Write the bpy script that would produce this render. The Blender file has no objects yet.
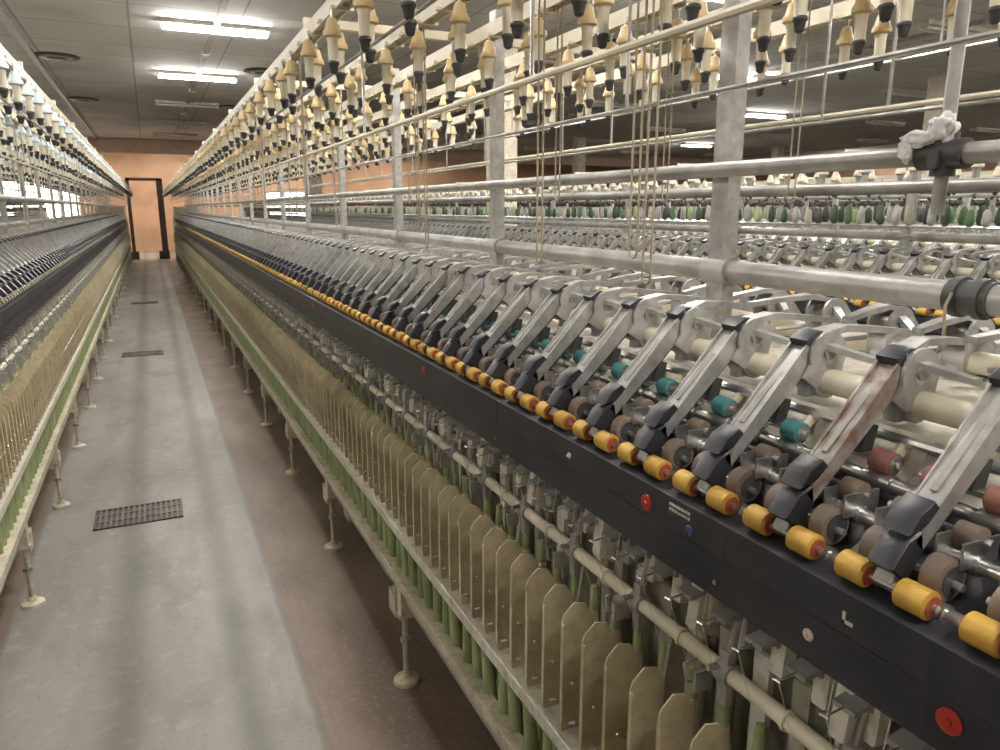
import bpy, math, random
import numpy as np
random.seed(7)
scene=bpy.context.scene
scene.view_settings.view_transform='Standard'
scene.view_settings.exposure=-0.08
H=1.58
# ---------------------------------------------------------------- materials
def mat(name,c1,c2=None,rough=.5,metal=0.,scale=8.,emit=None,estr=0.,bump=0.,detail=4,dust=0.):
    m=bpy.data.materials.new(name); m.use_nodes=True
    nt=m.node_tree; b=nt.nodes['Principled BSDF']
    b.inputs['Roughness'].default_value=rough; b.inputs['Metallic'].default_value=metal
    if c2 is None: c2=tuple(x*.75 for x in c1)
    tc=nt.nodes.new('ShaderNodeTexCoord'); n=nt.nodes.new('ShaderNodeTexNoise')
    n.inputs['Scale'].default_value=scale; n.inputs['Detail'].default_value=detail
    nt.links.new(tc.outputs['Object'],n.inputs['Vector'])
    r=nt.nodes.new('ShaderNodeValToRGB')
    r.color_ramp.elements[0].position=.35; r.color_ramp.elements[1].position=.65
    r.color_ramp.elements[0].color=(*c2,1); r.color_ramp.elements[1].color=(*c1,1)
    nt.links.new(n.outputs['Fac'],r.inputs['Fac'])
    out=r.outputs['Color']
    if dust>0:
        n2=nt.nodes.new('ShaderNodeTexNoise'); n2.inputs['Scale'].default_value=45; n2.inputs['Detail'].default_value=8
        nt.links.new(tc.outputs['Object'],n2.inputs['Vector'])
        mr=nt.nodes.new('ShaderNodeMapRange'); mr.inputs['From Min'].default_value=.48; mr.inputs['From Max'].default_value=.68; mr.inputs['To Max'].default_value=dust
        nt.links.new(n2.outputs['Fac'],mr.inputs['Value'])
        mx=nt.nodes.new('ShaderNodeMixRGB'); nt.links.new(mr.outputs[0],mx.inputs[0]); nt.links.new(out,mx.inputs[1]); mx.inputs[2].default_value=(.20,.165,.115,1)
        out=mx.outputs[0]
    nt.links.new(out,b.inputs['Base Color'])
    if bump>0:
        bp=nt.nodes.new('ShaderNodeBump'); bp.inputs['Strength'].default_value=bump; bp.inputs['Distance'].default_value=.01
        nt.links.new(n.outputs['Fac'],bp.inputs['Height']); nt.links.new(bp.outputs['Normal'],b.inputs['Normal'])
    if emit:
        b.inputs['Emission Color'].default_value=(*emit,1); b.inputs['Emission Strength'].default_value=estr
    return m
M={}
def D(k,*a,**kw): M[k]=mat(k,*a,**kw)
D('cream_paint',(.66,.60,.46),(.50,.44,.32),rough=.45,dust=.45)
D('white_paint',(.72,.68,.58),(.56,.52,.42),rough=.45,dust=.40)
D('separator_beige',(.62,.54,.36),(.48,.41,.26),rough=.38,scale=12,dust=.30)
D('green_tube',(.38,.43,.22),(.25,.31,.15),rough=.55,scale=15)
D('yarn_white',(.70,.67,.58),(.53,.50,.42),rough=.9,scale=40)
D('black_paint',(.020,.022,.030),(.040,.041,.048),rough=.42)
D('yellow_cot',(.66,.41,.07),(.50,.28,.04),rough=.5,scale=20,dust=.2)
D('orange_rim',(.45,.10,.04),rough=.5)
D('brown_rubber',(.24,.18,.14),(.15,.115,.095),rough=.6,scale=20)
D('teal_cot',(.08,.29,.29),(.06,.22,.23),rough=.5)
D('pink_cot',(.45,.20,.17),(.33,.14,.12),rough=.5)
D('steel',(.64,.63,.62),(.43,.42,.41),rough=.30,metal=.85,scale=25)
D('aluminium',(.57,.565,.555),(.40,.395,.385),rough=.36,metal=.48,scale=22,detail=7,dust=.35)
D('grey_cast',(.42,.41,.385),(.27,.26,.245),rough=.5,metal=.2,scale=14)
D('dark_metal',(.07,.07,.07),(.04,.04,.04),rough=.5,scale=14)
D('pipe_grey',(.42,.41,.395),(.27,.26,.245),rough=.4,metal=.3,scale=10,dust=.3)
D('tan_cap',(.64,.49,.27),(.54,.40,.20),rough=.45,scale=10)
D('cream_plastic',(.76,.70,.55),(.64,.58,.45),rough=.4)
D('blue_white_plastic',(.66,.70,.70),(.45,.55,.60),rough=.4)
D('string',(.44,.37,.27),rough=.9)
D('red_plastic',(.48,.035,.025),rough=.45)
D('blue_plastic',(.05,.08,.22),rough=.4)
D('bright_green',(.10,.18,.08),(.06,.12,.05),rough=.6)
D('dark_green',(.05,.085,.045),(.03,.05,.03),rough=.6)
D('inner_panel',(.42,.40,.33),(.27,.25,.19),rough=.7,scale=9,dust=.4)
D('rag',(.8,.8,.8),(.6,.6,.6),rough=.95,bump=.4,scale=30)
D('rusty',(.24,.15,.115),(.52,.49,.46),rough=.6,scale=35)
D('worn_cot',(.24,.21,.15),(.16,.14,.10),rough=.6,scale=20)
MK=list(M.keys()); MI={k:i for i,k in enumerate(MK)}
# ---------------------------------------------------------------- mesh builder
class MB:
    def __init__(s): s.v=[]; s.f=[]; s.m=[]; s.n=0
    def add(s,v,f,m):
        v=np.asarray(v,float); s.v.append(v)
        o=s.n; s.f.extend([tuple(i+o for i in q) for q in f])
        mi=MI[m] if isinstance(m,str) else m
        if isinstance(mi,int): s.m.extend([mi]*len(f))
        else: s.m.extend(mi)
        s.n+=len(v)
    def box(s,x0,x1,y0,y1,z0,z1,m):
        v=[(x,y,z) for x in(x0,x1) for y in(y0,y1) for z in(z0,z1)]
        f=[(0,1,3,2),(4,6,7,5),(0,4,5,1),(2,3,7,6),(0,2,6,4),(1,5,7,3)]
        s.add(v,f,m)
    def lathe(s,p0,d,prof,m,seg=14):
        p0=np.array(p0,float); d=np.array(d,float); d/=np.linalg.norm(d)
        a=np.array((0,0,1.)) if abs(d[2])<.9 else np.array((1.,0,0))
        u=np.cross(d,a); u/=np.linalg.norm(u); w=np.cross(d,u)
        v=[];f=[]
        for t,r in prof:
            for k in range(seg):
                an=2*math.pi*k/seg
                v.append(p0+d*t+(u*math.cos(an)+w*math.sin(an))*r)
        n=len(prof)
        for i in range(n-1):
            for k in range(seg):
                k2=(k+1)%seg
                f.append((i*seg+k,i*seg+k2,(i+1)*seg+k2,(i+1)*seg+k))
        f.append(tuple(range(seg-1,-1,-1))); f.append(tuple(range((n-1)*seg,n*seg)))
        s.add(v,f,m)
    def cyl(s,p0,p1,r,m,seg=12):
        L=float(np.linalg.norm(np.array(p1,float)-np.array(p0,float)))
        s.lathe(p0,np.array(p1,float)-np.array(p0,float),[(0,r),(L,r)],m,seg)
    def prism(s,poly,y0,y1,m,ch=0.0):
        P=np.array(poly,float); c=P.mean(0); n=len(P)
        if ch>0:
            dd=P-c; L=np.linalg.norm(dd,axis=1)[:,None]; I=c+dd*(1-ch/np.maximum(L,1e-6))
            lay=[(y0,I),(y0+ch,P),(y1-ch,P),(y1,I)]
        else: lay=[(y0,P),(y1,P)]
        v=[(q[0],y,q[1]) for y,pp in lay for q in pp]; f=[]
        for i in range(len(lay)-1):
            for k in range(n):
                k2=(k+1)%n; f.append((i*n+k,i*n+k2,(i+1)*n+k2,(i+1)*n+k))
        f.append(tuple(range(n-1,-1,-1))); f.append(tuple(range((len(lay)-1)*n,len(lay)*n)))
        s.add(v,f,m)
    def tube(s,pts,r,m,seg=6):
        for a,b in zip(pts[:-1],pts[1:]): s.cyl(a,b,r,m,seg)
    def merge(s,o,off=(0,0,0),mirror=False):
        V=np.concatenate(o.v)+0
        if mirror: V[:,0]*=-1
        V=V+np.array(off)
        f=o.f if not mirror else [q[::-1] for q in o.f]
        s.add(V,f,list(o.m))
    def mesh(s,name,smooth=True,swap=None):
        V=np.concatenate(s.v); me=bpy.data.meshes.new(name)
        me.from_pydata(V.tolist(),[],s.f)
        used=sorted(set(s.m)); mp={u:i for i,u in enumerate(used)}
        for u in used:
            k=MK[u]
            if swap and k in swap: k=swap[k]
            me.materials.append(M[k])
        me.polygons.foreach_set('material_index',[mp[x] for x in s.m])
        me.update()
        import bmesh
        bm=bmesh.new(); bm.from_mesh(me); bmesh.ops.recalc_face_normals(bm,faces=bm.faces); bm.to_mesh(me); bm.free()
        if smooth:
            me.polygons.foreach_set('use_smooth',[True]*len(me.polygons))
            try: me.set_sharp_from_angle(angle=math.radians(38))
            except Exception: pass
        return me
def obj(name,me,parent=None,loc=(0,0,0)):
    o=bpy.data.objects.new(name,me); scene.collection.objects.link(o); o.location=loc
    if parent: o.parent=parent
    return o
def seg_poly(a,b,h0,h1):
    a=np.array(a,float);b=np.array(b,float);d=(b-a)/np.linalg.norm(b-a);n=np.array((-d[1],d[0]))
    return [a-n*h0/2,b-n*h1/2,b+n*h1/2,a+n*h0/2]
L=2.25
# ---------------------------------------------------------------- one side of one frame section
def arm(rand,cot='teal_cot',rusty=False):
    b=MB(); al='rusty' if rusty else 'aluminium'
    F=(-.360,1.218); T=(-.205,1.372)
    w=.0145
    b.prism(seg_poly(F,T,.012,.022),-w,w,al,ch=.002)
    for sg in(-1,1):
        y=sg*(w-.001)
        b.prism(seg_poly((F[0]+.008,F[1]+.003),(T[0],T[1]+.001),.018,.032),min(y,y+sg*.003),max(y,y+sg*.003),al)
    b.prism(seg_poly((-.315,1.272),(-.245,1.342),.007,.007),-.004,.004,'grey_cast')
    # black nose block and latch
    b.prism([(-.392,1.200),(-.366,1.180),(-.342,1.212),(-.348,1.238),(-.370,1.230)],-.0165,.0165,'black_paint',ch=.003)
    b.prism([(-.372,1.236),(-.342,1.244),(-.326,1.262),(-.335,1.270),(-.358,1.258)],-.0175,.0175,'black_paint',ch=.002)
    b.prism([(-.385,1.180),(-.368,1.172),(-.352,1.2),(-.37,1.206)],-.011,.011,'grey_cast',ch=.002)
    for (sx,sz) in((-.325,1.205),(-.25,1.27)):
        b.prism([(sx-.012,sz-.004),(sx+.012,sz-.004),(sx+.02,sz+.03),(sx+.002,sz+.035)],-.009,.009,'dark_metal',ch=.001)
    b.prism(seg_poly((-.335,1.222),(-.215,1.342),.012,.014),-.010,.010,'dark_metal')
    # pivot cheeks (round fins)
    for y in(-.021,.021):
        c=(-.178,1.366); pl=[]
        for k in range(15):
            a=math.radians(-25+k*16); pl.append((c[0]+.036*math.cos(a),c[1]+.036*math.sin(a)))
        pl+= [(-.225,1.335),(-.20,1.318),(-.150,1.318)]
        b.prism(pl,y-.0025,y+.0025,'aluminium')
        b.cyl((c[0],y-.006,c[1]+.004),(c[0],y+.006,c[1]+.004),.011,'grey_cast',12)
    b.cyl((-.178,-.024,1.366),(-.178,.024,1.366),.014,'steel',12)
    # small black clip at the arm knee
    b.prism([(-.216,1.380),(-.198,1.396),(-.186,1.402),(-.198,1.402),(-.220,1.390)],-.017,.017,'black_paint',ch=.001)
    # release lever: flat bar going to the back, tapering and swept sideways
    v=[]
    ys=[(-.205,1.386,.017),(-.14,1.398,.013),(-.07,1.392,.010),(-.012,1.384,.008)]
    n=len(ys)
    for (x,z,hw) in ys:
        yo=(-.2-x)*rand
        for (dy,dz) in((-1,0),(1,0),(1,1),(-1,1)): v.append((x,yo+dy*hw,z+dz*.010))
    f=[]
    for i in range(n-1):
        for k in range(4):
            k2=(k+1)%4; f.append((i*4+k,i*4+k2,(i+1)*4+k2,(i+1)*4+k))
    f+=[(0,1,2,3),((n-1)*4+3,(n-1)*4+2,(n-1)*4+1,(n-1)*4)]
    b.add(v,f,'aluminium')
    # bracket branch to the neighbouring arm
    b.add([(-.19,-.02,1.375),(-.17,-.02,1.375),(-.135,-.075,1.36),(-.150,-.075,1.36),(-.19,-.02,1.385),(-.17,-.02,1.385),(-.135,-.075,1.368),(-.150,-.075,1.368)],
          [(0,1,2,3),(4,5,6,7),(0,1,5,4),(1,2,6,5),(2,3,7,6),(3,0,4,7)],'aluminium')
    b.cyl((-.175,.024,1.34),(-.10,.060,1.33),.005,'grey_cast',6)
    # mounting socket round the support tube
    b.cyl((-.17,-.020,1.325),(-.17,.020,1.325),.027,'grey_cast',16)
    b.prism([(-.2,1.3),(-.14,1.3),(-.15,1.345),(-.195,1.345)],-.012,.012,'grey_cast',ch=.003)
    for sg in(-1,1):
        y=sg*.038
        def R(s,z,r,hl,m,rim=None,yy=y):
            b.lathe((-s,yy-hl,z),(0,1,0),[(0,r*.82),(hl*.12,r),(hl*1.88,r),(hl*2,r*.82)],m,18)
            if rim:
                for e in(-1,1): b.lathe((-s,yy+e*hl*1.02-.0012,z),(0,1,0),[(0,r*.72),(.0024,r*.72)],rim,14)
        R(.378,1.175,.0165,.0185,'yellow_cot','orange_rim')
        R(.340,1.193,.024,.012,'brown_rubber','dark_metal')
        R(.300,1.232,.014,.015,'brown_rubber')
        R(.250,1.262,.0155,.0155,cot,'steel')
        b.box(-.335,-.275,y-.016,y-.013,1.205,1.235,'steel')
        b.box(-.335,-.275,y+.013,y+.016,1.205,1.235,'steel')
    for s_,z_ in((.378,1.175),(.340,1.190),(.300,1.232),(.250,1.262)):
        b.cyl((-s_,-.062,z_),(-s_,.062,z_),.0045,'steel',8)
    return b
def spindle():
    b=MB()
    b.lathe((-.345,0,.57),(0,0,1),[(0,.014),(.03,.014),(.035,.02),(.04,.011),(.06,.011)],'dark_metal',10)
    b.lathe((-.345,0,.62),(0,0,1),[(0,.012),(.01,.019),(.12,.018),(.18,.010)],'yarn_white',10)
    b.lathe((-.345,0,.80),(0,0,1),[(0,.010),(.05,.008),(.052,.004)],'green_tube',10)
    return b
def separator():
    b=MB()
    w0,w1=-.440,-.372
    poly=[(w0+.004,.575),(w1-.004,.575),(w1,.60),(w1,.815),(w1-.018,.842),(w0+.026,.848),(w0+.004,.828),(w0,.815),(w0,.60)]
    b.prism(poly,-.0015,.0015,'separator_beige')
    b.box(w0-.001,w0+.003,-.007,.0015,.60,.81,'separator_beige')
    pts=[(-.37,.002,.70),(-.385,.016,.692),(-.420,.03,.695),(-.44,.03,.708),(-.448,.02,.72)]
    b.tube(pts,.0025,'steel',5)
    pts=[(-.37,.004,.625),(-.40,.03,.618),(-.436,.036,.622),(-.450,.022,.634),(-.442,.012,.64)]
    b.tube(pts,.0025,'steel',5)
    b.cyl((-.385,-.004,.62),(-.385,.02,.62),.006,'dark_metal',6)
    return b
def lappet():
    b=MB()
    b.prism([(-.372,.985),(-.33,.992),(-.328,1.0),(-.372,.992)],-.016,.016,'grey_cast')
    pts=[(-.36,0,.992),(-.395,0,.988),(-.405,.006,.988),(-.403,-.005,.988)]
    b.tube(pts,.0015,'steel',5)
    b.cyl((-.335,-.012,.985),(-.335,.012,.985),.007,'grey_cast',8)
    b.cyl((-.375,0,1.165),(-.400,0,.985),.0006,'yarn_white',3)
    b.cyl((-.400,0,.985),(-.350,0,.84),.0006,'yarn_white',3)
    return b
def body_side(near=False):
    b=MB()
    A=[arm(.22),arm(-.25),arm(.12)]
    for i in range(15):
        a=A[i%3]
        if near and i==1: a=arm(-.2,'pink_cot',True)
        if near and i==0: a=arm(.2,'pink_cot',False)
        if near and i==3: a=arm(.2,'teal_cot',False)
        b.merge(a,(0,.075+.15*i,0))
    sp=spindle(); se=separator(); la=lappet()
    for i in range(30):
        y=.0375+.075*i
        b.merge(sp,(0,y,0)); b.merge(la,(0,y,0)); b.merge(se,(0,y+.0375,0))
    b.box(-.368,-.318,0,L,.665,.675,'grey_cast')
    b.box(-.372,-.366,0,L,.575,.60,'cream_paint')
    # narrow white ledge (spindle rail) angle
    b.box(-.447,-.30,0,L,.558,.570,'white_paint'); b.box(-.451,-.4472,0,L,.548,.578,'white_paint')
    b.box(-.345,-.30,0,L,.44,.556,'cream_paint')
    for i in range(30):
        y=.028+i*L/30
        t=.12*math.sin(i*2.3)
        b.lathe((-.405,y,.345),(-.06,t,1),[(0,.015),(.02,.018),(.17,.0125),(.185,.009)],'green_tube',12)
        b.lathe((-.360,y+.035,.33),(.0,-t,1),[(0,.015),(.02,.018),(.18,.012),(.19,.008)],'green_tube',12)
        b.cyl((-.405,y,.325),(-.405,y,.35),.020,'cream_plastic',8)
    b.box(-.425,-.31,0,L,.30,.327,'grey_cast')
    b.box(-.31,-.29,0,L,.10,.46,'inner_panel')
    # doffer guide rail on feet
    b.box(-.443,-.408,0,L,.385,.391,'cream_paint'); b.box(-.449,-.4432,0,L,.362,.393,'cream_paint')
    for y in(.62,1.745):
        b.box(-.4425,-.405,y-.022,y+.022,.25,.3845,'cream_paint')
        b.box(-.448,-.350,y-.018,y+.018,.245,.262,'cream_paint')
        b.cyl((-.425,y,.03),(-.425,y,.26),.010,'cream_paint',10)
        b.cyl((-.425,y,.15),(-.425,y,.165),.019,'grey_cast',6)
        b.lathe((-.425,y,0),(0,0,1),[(0,.045),(.012,.043),(.02,.02),(.035,.014)],'cream_paint',16)
        b.box(-.42,-.31,y-.01,y+.01,.27,.30,'cream_paint')
        b.box(-.43,-.36,y+.09,y+.17,.19,.27,'cream_paint'); b.box(-.425,-.40,y+.11,y+.13,.26,.3845,'cream_paint')
    # lappet / traverse rod with clamps
    b.cyl((-.348,0,.893),(-.348,L,.893),.0125,'cream_plastic',16)
    for i in range(10):
        y=.11+.225*i
        b.cyl((-.348,y-.014,.893),(-.348,y+.014,.893),.018,'grey_cast',12)
        b.box(-.355,-.341,y-.009,y+.009,.84,.93,'grey_cast')
        b.cyl((-.345,y,.925),(-.33,y,.985),.005,'steel',8)
        b.cyl((-.362,y+.006,.905),(-.380,y+.006,.905),.005,'steel',8)
        b.box(-.38,-.345,y+.03,y+.036,.845,.88,'grey_cast')
        b.tube([(-.35,y+.05,.89),(-.38,y+.06,.88),(-.385,y+.045,.86),(-.36,y+.04,.85)],.002,'steel',5)
        b.cyl((-.348,y+.10,.893),(-.348,y+.106,.893),.016,'cream_plastic',10)
    for i in range(8):
        y=.13+.28125*i
        b.prism([(-.36,.93),(-.31,.90),(-.27,.90),(-.27,1.04),(-.345,1.04)],y-.012,y+.012,'white_paint',ch=.003)
        b.prism([(-.375,.74),(-.30,.70),(-.28,.88),(-.355,.88)],y+.046,y+.054,'inner_panel')
        b.cyl((-.33,y,.62),(-.33,y,.95),.011,'steel',12)
    for i in range(30):
        y=.0375+.075*i
        b.prism([(-.335,.935),(-.31,.93),(-.305,1.02),(-.33,1.035)],y-.020,y+.004,'white_paint' if i%4 else 'grey_cast',ch=.003)
        b.box(-.322,-.31,y+.015,y+.045,.72,.94,'yarn_white' if i%2 else 'inner_panel')
    b.cyl((-.285,0,1.0),(-.285,L,1.0),.035,'cream_paint',16)
    b.box(-.262,-.25,0,L,.45,1.099,'inner_panel')
    # black beam
    b.prism([(-.394,1.035),(-.345,1.035),(-.345,1.045),(-.386,1.05),(-.386,1.105),(-.395,1.112),(-.395,1.148),(-.345,1.154),(-.345,1.160),(-.402,1.154),(-.402,1.104),(-.394,1.096)],0,L,'black_paint')
    b.box(-.385,-.34,0,L,1.052,1.145,'black_paint')
    for i in range(3):
        y=.3+.75*i
        b.box(-.4028,-.4021,y,y+.001,1.104,1.154,'dark_metal')
        b.cyl((-.394,y+.02,1.06),(-.398,y+.02,1.06),.004,'steel',8)
    # bottom fluted rollers
    for s_,z_,r in((.352,1.158,.0125),(.305,1.205,.012),(.255,1.237,.012)):
        b.cyl((-s_,0,z_),(-s_,L,z_),r*.75,'steel',16)
        for i in range(30):
            y=.0375+.075*i
            b.cyl((-s_,y-.02,z_),(-s_,y+.02,z_),r,'steel',18)
    for i in range(5):
        y=.15+.45*i
        b.prism([(-.37,1.12),(-.2,1.12),(-.2,1.29),(-.235,1.25),(-.30,1.19),(-.37,1.15)],y-.007,y+.007,'grey_cast',ch=.001)
    b.prism([(-.335,1.12),(-.20,1.255),(-.20,1.262),(-.34,1.125)],0,L,'dark_metal')
    b.prism([(-.24,1.225),(-.19,1.29),(0,1.295),(0,1.285),(-.18,1.28),(-.23,1.215)],0,L,'white_paint')
    b.cyl((-.17,0,1.325),(-.17,L,1.325),.019,'cream_plastic',18)
    b.cyl((-.215,0,1.285),(-.215,L,1.285),.007,'steel',8)
    for i in range(30):
        y=.0375+.075*i
        b.lathe((-.205,y,1.285),(-.5,0,-.4),[(0,.004),(.01,.009),(.03,.008)],'cream_plastic',8)
    return b
def body(near=False):
    s=body_side(near); b=MB(); b.merge(s); b.merge(s,mirror=True)
    b.box(-.25,.25,0,L,1.10,1.12,'dark_metal')
    b.box(-.249,.249,.9,.96,0,1.1,'cream_paint'); b.box(-.289,.289,0,L,.10,.13,'dark_metal')
    for sx in(-1,1): b.box(sx*.25-.04,sx*.25+.04,.87,.99,0,.12,'cream_paint')
    return b
def hanger(cap,body_,detail=12):
    b=MB()
    b.lathe((0,0,0),(0,0,-1),[(0,.004),(.028,.004)],'steel',6)
    b.lathe((0,0,-.02),(0,0,-1),[(0,.007),(.003,.012),(.028,.0185),(.034,.023),(.044,.023),(.048,.016)],cap,detail)
    b.lathe((0,0,-.066),(0,0,-1),[(0,.016),(.010,.013),(.056,.012)],body_,detail)
    b.lathe((0,0,-.121),(0,0,-1),[(0,.0125),(.003,.015),(.007,.015),(.010,.012),(.026,.0095),(.030,.005)],'dark_metal',detail)
    return b
ROWS=(.60,.36,.13)
ZR=2.07
def creel(cap,body_):
    b=MB()
    h=hanger(cap,body_)
    for sg in(-1,1):
        for j,s_ in enumerate(ROWS):
            x=sg*s_
            b.box(x-.019,x+.019,0,L,ZR,ZR+.026,'cream_plastic'); b.box(x-.019,x-.014,0,L,ZR-.012,ZR-.0002,'cream_plastic'); b.box(x+.014,x+.019,0,L,ZR-.012,ZR-.0002,'cream_plastic')
            for i in range(15):
                y=.04+.15*i+.05*j
                zz=random.uniform(-.008,.006)
                b.merge(h,(x+(.026 if i%2 else -.026),y,ZR-.004+zz))
                b.box(x-.030,x+.030,y-.008,y+.008,ZR-.0125,ZR-.004,'cream_plastic')
        for s_,z_,r in((.60,1.93,.004),(.25,1.76,.004)):
            b.cyl((sg*s_,0,z_),(sg*s_,L,z_),r,'steel',8)
        b.cyl((sg*.45,0,1.80),(sg*.45,L,1.80),.006,'cream_plastic',8)
    for y in(.80,1.925):
        b.box(-.016,.016,y-.024,y+.024,1.30,2.20,'aluminium')
        b.box(-.62,.62,y-.012,y+.012,ZR+.0262,ZR+.050,'cream_plastic')
        for sg in(-1,1):
            b.cyl((sg*.60,y,1.93),(sg*.60,y,ZR+.01),.003,'steel',6)
            b.cyl((sg*.45,y,1.80),(sg*.45,y,ZR+.03),.004,'steel',6)
            b.cyl((sg*.25,y,1.76),(sg*.25,y,ZR+.03),.003,'steel',6)
        b.box(-.045,.045,y-.03,y+.03,1.29,1.31,'grey_cast')
        b.cyl((0,y-.035,1.452),(0,y+.035,1.452),.030,'grey_cast',16)
    b.cyl((-.0,0,1.452),(0,L,1.452),.023,'pipe_grey',18)
    b.cyl((-.035,0,1.655),(-.035,L,1.655),.015,'pipe_grey',16)
    b.cyl((.42,0,1.625),(.42,L,1.625),.014,'pipe_grey',16)
    return b
def creel_low():
    b=MB(); h=hanger('cream_plastic','grey_cast',8)
    cols=['dark_green','grey_cast','dark_green','green_tube','grey_cast','dark_metal','bright_green','dark_green','inner_panel','dark_metal','grey_cast']
    for sg in(-1,1):
        for j,s_ in enumerate((.42,.18)):
            x=sg*s_
            b.box(x-.012,x+.012,0,L,1.79,1.81,'cream_plastic')
            b.cyl((x,0,1.66),(x,L,1.66),.010,'pipe_grey',8)
            for i in range(30):
                y=.03+.075*i+.03*j+random.uniform(-.012,.012)
                c=cols[(i*7+j*5+(sg>0)*2+(i//4)*3)%11]
                if i%3==0: b.merge(h,(x,y,1.79))
                hh=random.uniform(.75,1.1)
                b.lathe((x,y,1.515),(0,0,1),[(0,.010),(.015*hh,.017),(.06*hh,.013),(.075*hh,.006)],c,8)
            b.cyl((x,0,1.51),(x,L,1.51),.006,'steel',6)
    for y in(.80,1.925):
        b.box(-.014,.014,y-.02,y+.02,1.30,1.82,'aluminium'); b.box(-.45,.45,y-.008,y+.008,1.811,1.825,'cream_plastic')
        b.box(-.45,.45,y-.008,y+.008,1.49,1.505,'aluminium')
    b.cyl((0,0,1.452),(0,L,1.452),.02,'pipe_grey',10)
    return b
bb=body()
me_body=bb.mesh('frame_section')
me_bodyl=bb.mesh('frame_section_worn',swap={'yellow_cot':'worn_cot','orange_rim':'dark_metal'})
me_near=body(True).mesh('frame_section_near')
me_cr=creel('tan_cap','cream_plastic').mesh('creel_section')
me_crb=creel('blue_white_plastic','cream_plastic').mesh('creel_section_blue')
me_low=creel_low().mesh('creel_low_section')
def head():
    b=MB()
    b.box(-.40,.40,0,.9,0.0,1.35,'white_paint'); b.box(-.36,.36,.05,.85,1.35,1.62,'cream_paint')
    b.box(-.42,.42,-.01,.91,.0,.10,'dark_metal')
    b.box(-.41,-.40,.08,.82,.2,1.25,'cream_paint'); b.box(.40,.41,.08,.82,.2,1.25,'cream_paint')
    b.box(-.3,.3,-.008,0,.3,1.2,'cream_paint')
    return b
me_head=head().mesh('gear_head',False)
Y0=-1.825; NCH=12
def machine(cx,kind,near=False,bodym=None):
    e=bpy.data.objects.new('ring_spinning_frame',None); scene.collection.objects.link(e); e.location=(cx,0,0)
    for k in range(NCH):
        obj('drafting_section_%d'%k,me_near if (near and k==1) else (bodym or me_body),e,(0,Y0+k*L,0))
        obj('creel_section_%d'%k,kind,e,(0,Y0+k*L,0))
    obj('gear_head',me_head,e,(0,Y0+NCH*L,0))
    return e
CX=1.08; PITCH=2.08
main=machine(CX,me_cr,True)
left=machine(CX-PITCH,me_crb,False,me_bodyl)
for n in range(1,12): machine(CX+PITCH*n,me_low)
for n in range(2,4): machine(CX-PITCH*n,me_low)
# ---------------------------------------------------------------- details on the near machine
b=MB()
def disc(x,y,z,r,m):
    b.lathe((x,y,z),(-1,0,0),[(0,r),(.003,r),(.005,r*.7)],m,20); b.lathe((x-.004,y,z),(-1,0,0),[(0,r*.35),(.004,r*.3)],m,12)
for (y,z,m) in((.40,1.075,'red_plastic'),(.905,1.122,'red_plastic'),(1.98,1.122,'red_plastic'),(3.6,1.122,'red_plastic')):
    disc(-.400 if z>1.1 else -.393,y,z,.014,m)
disc(-.400,.80,1.118,.008,'blue_plastic'); disc(-.392,.58,1.07,.008,'cream_plastic'); disc(-.400,1.15,1.125,.006,'cream_plastic')
for r_ in range(2):
    y=.80
    for k in range(9):
        w=random.uniform(.0028,.0045); b.box(-.4032,-.4018,y,y+w,1.143-.008*r_-.002,1.143-.008*r_+.002,'white_paint'); y+=w+.0022
b.box(-.4034,-.4018,.525,.529,1.118,1.132,'white_paint'); b.box(-.4034,-.4018,.515,.529,1.118,1.122,'white_paint')
obj('indicator_discs',b.mesh('indicator_discs'),main)
b=MB()
b.cyl((-.035,.735,1.655),(-.035,.735,2.2),.0095,'pipe_grey',12); b.cyl((-.035,.735,1.57),(-.035,.735,1.655),.0095,'pipe_grey',12)
b.cyl((-.035,.70,1.655),(-.035,.77,1.655),.021,'dark_metal',16); b.cyl((-.035,.735,1.625),(-.035,.735,1.685),.017,'dark_metal',14)
b.box(-.062,-.015,.728,.742,1.635,1.66,'dark_metal')
b.cyl((0,.655,1.452),(0,.72,1.452),.026,'dark_metal',18)
for y in(.665,.70): b.cyl((0,y,1.452),(0,y+.012,1.452),.030,'dark_metal',18)
b.tube([(-.03,.70,1.46),(-.034,.705,1.44),(-.036,.70,1.40),(-.03,.71,1.37)],.0025,'string',6)
obj('clamped_upright',b.mesh('clamped_upright'),main)
import bmesh
from mathutils import noise,Vector
def blob(name,sx,sy,sz,loc,seed):
    bm=bmesh.new(); bmesh.ops.create_icosphere(bm,subdivisions=4,radius=1)
    for v in bm.verts:
        p=v.co+Vector((seed,0,0)); n=noise.noise(p*1.8)*.5+noise.noise(p*5)*.18
        v.co=v.co*(1+n); v.co=Vector((v.co.x*sx,v.co.y*sy,v.co.z*sz))
    me=bpy.data.meshes.new(name); bm.to_mesh(me); bm.free(); me.materials.append(M['rag'])
    for p in me.polygons: p.use_smooth=True
    return obj(name,me,main,loc)
blob('rag_knot',.014,.018,.020,(-.045,.735,1.692),0); blob('rag_tail',.009,.026,.012,(-.052,.765,1.678),5); blob('rag_end',.008,.012,.018,(-.055,.78,1.662),9)
b=MB()
def loop(x,y,zb,w=.011,top=ZR-.01):
    pts=[(x,y-w,top)]
    for k in range(9):
        a=math.pi+math.pi*k/8; pts.append((x,y+w*math.cos(a),zb+w+w*math.sin(a)))
    pts.append((x,y+w,top)); b.tube(pts,.002,'string',6)
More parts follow.
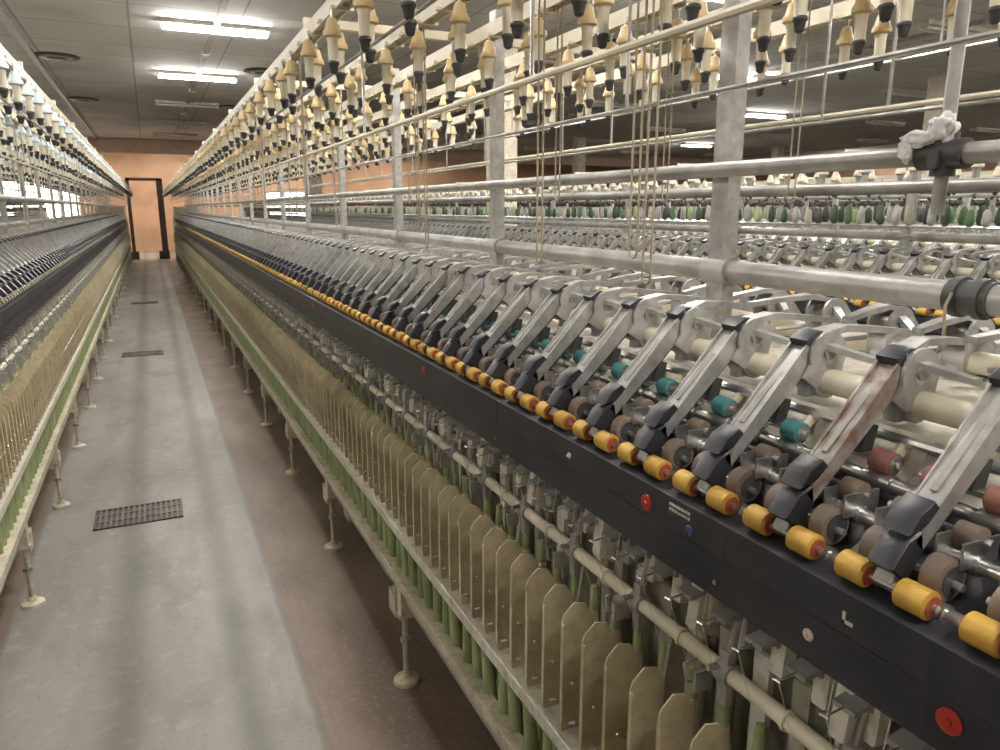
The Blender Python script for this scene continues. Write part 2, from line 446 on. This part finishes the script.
for i,(x,y,zb) in enumerate(((-.36,.99,1.46),(-.36,1.03,1.50),(-.36,1.36,1.47),(-.36,2.05,1.47),(-.36,2.12,1.52),(-.59,2.6,1.6),(-.36,3.2,1.5),(-.59,3.6,1.6),(-.36,4.3,1.5),(-.59,4.8,1.6),(-.36,5.4,1.5),(-.13,1.7,1.6),(-.13,2.9,1.6),(.13,1.6,1.6),(.36,1.4,1.6))):
    loop(x,y,zb)
for k in range(30): loop(random.choice((-.59,-.36,-.13,.13,.36)),5.8+k*.6,random.uniform(1.45,1.65))
obj('hanging_cords',b.mesh('hanging_cords'),main)
b=MB()
for k in range(44): loop(random.choice((.59,.36,.13)),1.6+k*.5,random.uniform(1.45,1.65))
obj('hanging_cords_l',b.mesh('hanging_cords_l'),left)
# ---------------------------------------------------------------- room shell
def nodes_mat(name):
    m=bpy.data.materials.new(name); m.use_nodes=True; return m,m.node_tree,m.node_tree.nodes['Principled BSDF']
def floor_mat():
    m,nt,bs=nodes_mat('concrete_floor'); N=nt.nodes.new; K=nt.links.new
    tc=N('ShaderNodeTexCoord'); sp=N('ShaderNodeSeparateXYZ'); K(tc.outputs['Object'],sp.inputs[0])
    def no(scale,det=5,stretch=None):
        n=N('ShaderNodeTexNoise'); n.inputs['Scale'].default_value=scale; n.inputs['Detail'].default_value=det
        if stretch:
            mp=N('ShaderNodeMapping'); mp.inputs['Scale'].default_value=stretch; K(tc.outputs['Object'],mp.inputs[0]); K(mp.outputs[0],n.inputs['Vector'])
        else: K(tc.outputs['Object'],n.inputs['Vector'])
        return n.outputs['Fac']
    def mt(op,a,b_=None,c=None):
        x=N('ShaderNodeMath'); x.operation=op
        for i,q in enumerate((a,b_,c)):
            if q is None: continue
            if isinstance(q,(int,float)): x.inputs[i].default_value=q
            else: K(q,x.inputs[i])
        return x.outputs[0]
    def sm(v,a,b_):
        r=N('ShaderNodeMapRange'); r.interpolation_type='SMOOTHSTEP'; r.inputs['From Min'].default_value=a; r.inputs['From Max'].default_value=b_; K(v,r.inputs['Value']); return r.outputs[0]
    def mix(f,c1,c2):
        x=N('ShaderNodeMixRGB')
        if isinstance(f,(int,float)): x.inputs[0].default_value=f
        else: K(f,x.inputs[0])
        for i,c in((1,c1),(2,c2)):
            if isinstance(c,tuple): x.inputs[i].default_value=(*c,1)
            else: K(c,x.inputs[i])
        return x.outputs[0]
    X_=sp.outputs['X']
    wob=mt('MULTIPLY',mt('SUBTRACT',no(3),.5),.03)
    xx=mt('ADD',X_,wob)
    per=mt('PINGPONG',mt('ADD',xx,.15+PITCH*10),PITCH/2)
    strip=sm(per,.47,.51)
    grey=mix(sm(no(1.3,6,(1,.35,1)),.35,.68),(.25,.23,.205),(.345,.325,.295))
    grey=mix(mt('MULTIPLY',sm(no(4,9,(1,.5,1)),.48,.68),.55),grey,(.185,.165,.14))
    grey=mix(mt('MULTIPLY',sm(no(9,9,(1,.25,1)),.52,.66),.30),grey,(.20,.165,.13))
    grey=mix(mt('MULTIPLY',sm(no(14,9),.55,.70),.35),grey,(.41,.39,.36))
    grey=mix(mt('MULTIPLY',sm(no(60,6),.55,.72),.4),grey,(.15,.135,.115))
    streak_shade=None  # soft shadow streaks along the aisle, painted into the floor colour
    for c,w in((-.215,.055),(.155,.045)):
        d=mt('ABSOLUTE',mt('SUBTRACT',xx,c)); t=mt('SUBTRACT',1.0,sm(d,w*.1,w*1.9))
        streak_shade=t if streak_shade is None else mt('MAXIMUM',streak_shade,t)
    grey=mix(mt('MULTIPLY',streak_shade,.50),grey,(.085,.078,.07))
    brown=mix(sm(no(4,7,(1,.4,1)),.35,.65),(.15,.105,.074),(.245,.182,.135))
    brown=mix(mt('MULTIPLY',sm(no(50,7),.52,.7),.4),brown,(.31,.265,.215))
    edge=mt('SUBTRACT',1.0,sm(mt('ABSOLUTE',mt('SUBTRACT',per,.49)),.006,.02))
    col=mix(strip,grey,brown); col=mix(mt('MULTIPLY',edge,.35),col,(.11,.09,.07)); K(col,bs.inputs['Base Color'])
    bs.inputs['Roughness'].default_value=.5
    bp=N('ShaderNodeBump'); bp.inputs['Strength'].default_value=.2; bp.inputs['Distance'].default_value=.01; K(no(25),bp.inputs['Height']); K(bp.outputs[0],bs.inputs['Normal'])
    return m
def ceil_mat():
    m,nt,bs=nodes_mat('ceiling_panels'); N=nt.nodes.new; K=nt.links.new
    tc=N('ShaderNodeTexCoord'); br=N('ShaderNodeTexBrick'); K(tc.outputs['Object'],br.inputs['Vector'])
    br.offset=0; br.inputs['Scale'].default_value=1; br.inputs['Brick Width'].default_value=1.2; br.inputs['Row Height'].default_value=1.2
    br.inputs['Mortar Size'].default_value=.014; br.inputs['Color1'].default_value=(.60,.59,.57,1); br.inputs['Color2'].default_value=(.50,.49,.475,1); br.inputs['Mortar'].default_value=(.30,.30,.29,1)
    n=N('ShaderNodeTexNoise'); n.inputs['Scale'].default_value=1.2; n.inputs['Detail'].default_value=8; K(tc.outputs['Object'],n.inputs['Vector'])
    mr=N('ShaderNodeMapRange'); mr.inputs['From Min'].default_value=.45; mr.inputs['From Max'].default_value=.72; mr.inputs['To Max'].default_value=.55; K(n.outputs['Fac'],mr.inputs['Value'])
    mx=N('ShaderNodeMixRGB'); K(mr.outputs[0],mx.inputs[0]); K(br.outputs['Color'],mx.inputs[1]); mx.inputs[2].default_value=(.34,.32,.29,1)
    K(mx.outputs[0],bs.inputs['Base Color']); bs.inputs['Roughness'].default_value=.8
    return m
def slab(name,x0,x1,y0,y1,z0,z1,m):
    v=[(x,y,z) for x in(x0,x1) for y in(y0,y1) for z in(z0,z1)]
    f=[(0,1,3,2),(4,6,7,5),(0,4,5,1),(2,3,7,6),(0,2,6,4),(1,5,7,3)]
    me=bpy.data.meshes.new(name); me.from_pydata(v,[],f); me.materials.append(m); me.update(); return obj(name,me)
XL,XR,YB,YF,CH=-7.0,27.5,-5.0,31.0,3.75
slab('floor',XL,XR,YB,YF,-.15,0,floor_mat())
slab('ceiling',XL,XR,YB,YF,CH,CH+.15,ceil_mat())
wm=mat('wall_plaster',(.50,.32,.21),(.40,.25,.165),rough=.8,scale=1.5,dust=.3)
slab('wall_back',XL,XR,YF,YF+.15,0,CH,wm)
slab('wall_left',XL-.15,XL,YB,YF,0,CH,wm)
slab('wall_right',XR,XR+.15,YB,YF,0,CH,wm)
slab('wall_front',XL,XR,YB-.15,YB,0,CH,wm)
win=mat('window_glass',(.9,.9,.9),rough=.3,emit=(1,.93,.82),estr=8.)
frm=M['white_paint']
def window(n,x0,x1,z0,z1):
    e=bpy.data.objects.new('window_%d'%n,None); scene.collection.objects.link(e)
    o=slab('pane_%d'%n,x0,x1,YF-.03,YF-.01,z0,z1,win); o.parent=e
    k=max(2,int((x1-x0)/.6))
    for i in range(k+1):
        x=x0+(x1-x0)*i/k; q=slab('bar_%d_%d'%(n,i),x-.03,x+.03,YF-.06,YF-.005,z0-.03,z1+.03,frm); q.parent=e
    for i,z in enumerate((z0,(z0+z1)/2,z1)):
        q=slab('rail_%d_%d'%(n,i),x0,x1,YF-.058,YF-.006,z-.03,z+.03,frm); q.parent=e
window(1,-5.2,-2.2,1.0,2.5); window(2,4.2,6.0,1.0,2.2)
for i,x in enumerate((-1.3,6.9,15.1,23.3)):
    slab('trim_%d'%(i+1),x-.04,x+.04,YB,YF,CH-.05,CH,M['grey_cast'])
slab('beam_back',XL,XR,27.2,27.5,CH-.45,CH,mat('beam_plaster',(.46,.35,.27),(.40,.30,.22),rough=.8))
e=bpy.data.objects.new('door_1',None); scene.collection.objects.link(e)
brn=mat('door_frame_paint',(.13,.085,.065),(.08,.055,.045),rough=.6)
for i,(a,c,z0,z1) in enumerate(((-.56,-.46,0,2.5),(.30,.48,0,2.5),(-.56,.48,2.42,2.5))):
    q=slab('jamb_%d'%i,a,c,26.2,26.4,z0,z1,brn); q.parent=e
for i,(a,c) in enumerate(((-.60,-.38),(.2,.5))):
    q=slab('jamb_foot_%d'%i,a,c,26.15,26.45,0,.25,brn); q.parent=e
for x in(4.2,12.5,20.8):
    for y in(9,21): slab('concrete_column',x-.15,x+.15,y-.15,y+.15,0,CH,M['cream_paint'])
def grate(x,y,w,d):
    b=MB(); b.box(x-w/2,x+w/2,y-d/2,y-d/2+.015,0.0005,.006,'dark_metal'); b.box(x-w/2,x+w/2,y+d/2-.015,y+d/2,.0005,.006,'dark_metal')
    b.box(x-w/2,x-w/2+.015,y-d/2,y+d/2,.0005,.006,'dark_metal'); b.box(x+w/2-.015,x+w/2,y-d/2,y+d/2,.0005,.006,'dark_metal')
    b.box(x-w/2,x+w/2,y-d/2,y+d/2,.0003,.001,'black_paint')
    n=16
    for i in range(1,n):
        xx=x-w/2+w*i/n; b.box(xx-.005,xx+.005,y-d/2,y+d/2,.001,.006,'brown_rubber')
    for i in(1,2): yy=y-d/2+d*i/3; b.box(x-w/2,x+w/2,yy-.006,yy+.006,.001,.0065,'brown_rubber')
    obj('floor_grate',b.mesh('floor_grate',False))
grate(-.19,4.12,.42,.27); grate(-.2,9.0,.42,.27); grate(-.2,14,.42,.27)
# ---------------------------------------------------------------- lights
tube_on=mat('tube_lit',(1,1,1),rough=.4,emit=(1,.99,.96),estr=130.)
tube_off=mat('tube_unlit',(.75,.76,.78),rough=.4)
def lampmesh(on):
    me_=MB()
    me_.box(-.62,.62,-.10,.10,-.05,0,'white_paint')
    for y in(-.065,.065):
        for x in(-.61,.59): me_.box(x,x+.02,y-.015,y+.015,-.10,-.05,'white_paint')
    me=me_.mesh('lamp_body',False)
    tb=MB()
    for y in(-.065,.065): tb.cyl((-.59,y,-.082),(.59,y,-.082),.016,'white_paint',8)
    t=tb.mesh('tube',True); t.materials[0]=tube_on if on else tube_off
    return me,t
lm_on=lampmesh(True); lm_off=lampmesh(False)
for n in range(-1,7):
    for i in range(9):
        x=.95+4.1*n; y=-.9+3.7*i
        if x>XR-1 : continue
        if abs(y-27.35)<.4: continue
        on = (n<=0 and i in(0,1,2,3,4,8)) or y<3 or (n,i) in((1,2),(1,8),(2,8),(3,4),(6,6),(2,3),(4,6),(-1,6),(5,3))  # near rows out of view are all lit as added fill
        me,t=(lm_on if on else lm_off)
        o=obj('fluorescent_ceiling_light',me,None,(x,y,CH)); obj('tubes',t,o)
        if on:
            l=bpy.data.lights.new('lamp_glow','AREA'); l.shape='RECTANGLE'; l.size=1.2; l.size_y=.2; l.energy=62 if n<=0 else 95; l.color=(1,.965,.91)
            if i==8: l.color=(1,.82,.62); l.energy=110  # warm fill added for the far end, unseen behind the back beam
            q=bpy.data.objects.new('lamp_glow',l); scene.collection.objects.link(q); q.parent=o; q.location=(0,0,-.105)
# electrical conduit joining each row of lamps
for x in(.95-4.1,.95,.95+4.1,.95+8.2):
    b=MB(); 
    for i in range(7):
        y=-.9+3.7*i+.12; b.box(x-.03,x+.03,y,y+3.46,CH-.045,CH-.001,'grey_cast')
        b.box(x-.05,x+.05,y+1.6,y+1.8,CH-.06,CH-.001,'white_paint')
    obj('cable_conduit',b.mesh('cable_conduit',False))
def diffuser(x,y):
    b=MB()
    for r in(.30,.22,.14): b.lathe((x,y,CH),(0,0,-1),[(0,r),(.02+.1*(.3-r),r*1.02),(.03+.1*(.3-r),r*.9)],'dark_metal' if r!=.22 else 'grey_cast',24)
    obj('ceiling_air_diffuser',b.mesh('ceiling_air_diffuser'))
for x,y in((-1.0,8.2),(1.9,13.2),(-1.0,13.2),(-1.0,18),(6,9),(10,13),(6,18),(1.9,18)): diffuser(x,y)
w=bpy.data.worlds.new('World'); scene.world=w; w.use_nodes=True
w.node_tree.nodes['Background'].inputs[0].default_value=(.8,.85,.9,1); w.node_tree.nodes['Background'].inputs[1].default_value=.5
cd=bpy.data.cameras.new('camera'); cd.sensor_width=36; cd.lens=26.64; cd.clip_start=.02; cd.clip_end=200
c=bpy.data.objects.new('camera',cd); scene.collection.objects.link(c); c.location=(0,0,H)
c.rotation_euler=(math.radians(90-12.7),0,math.radians(-24.9)); scene.camera=c
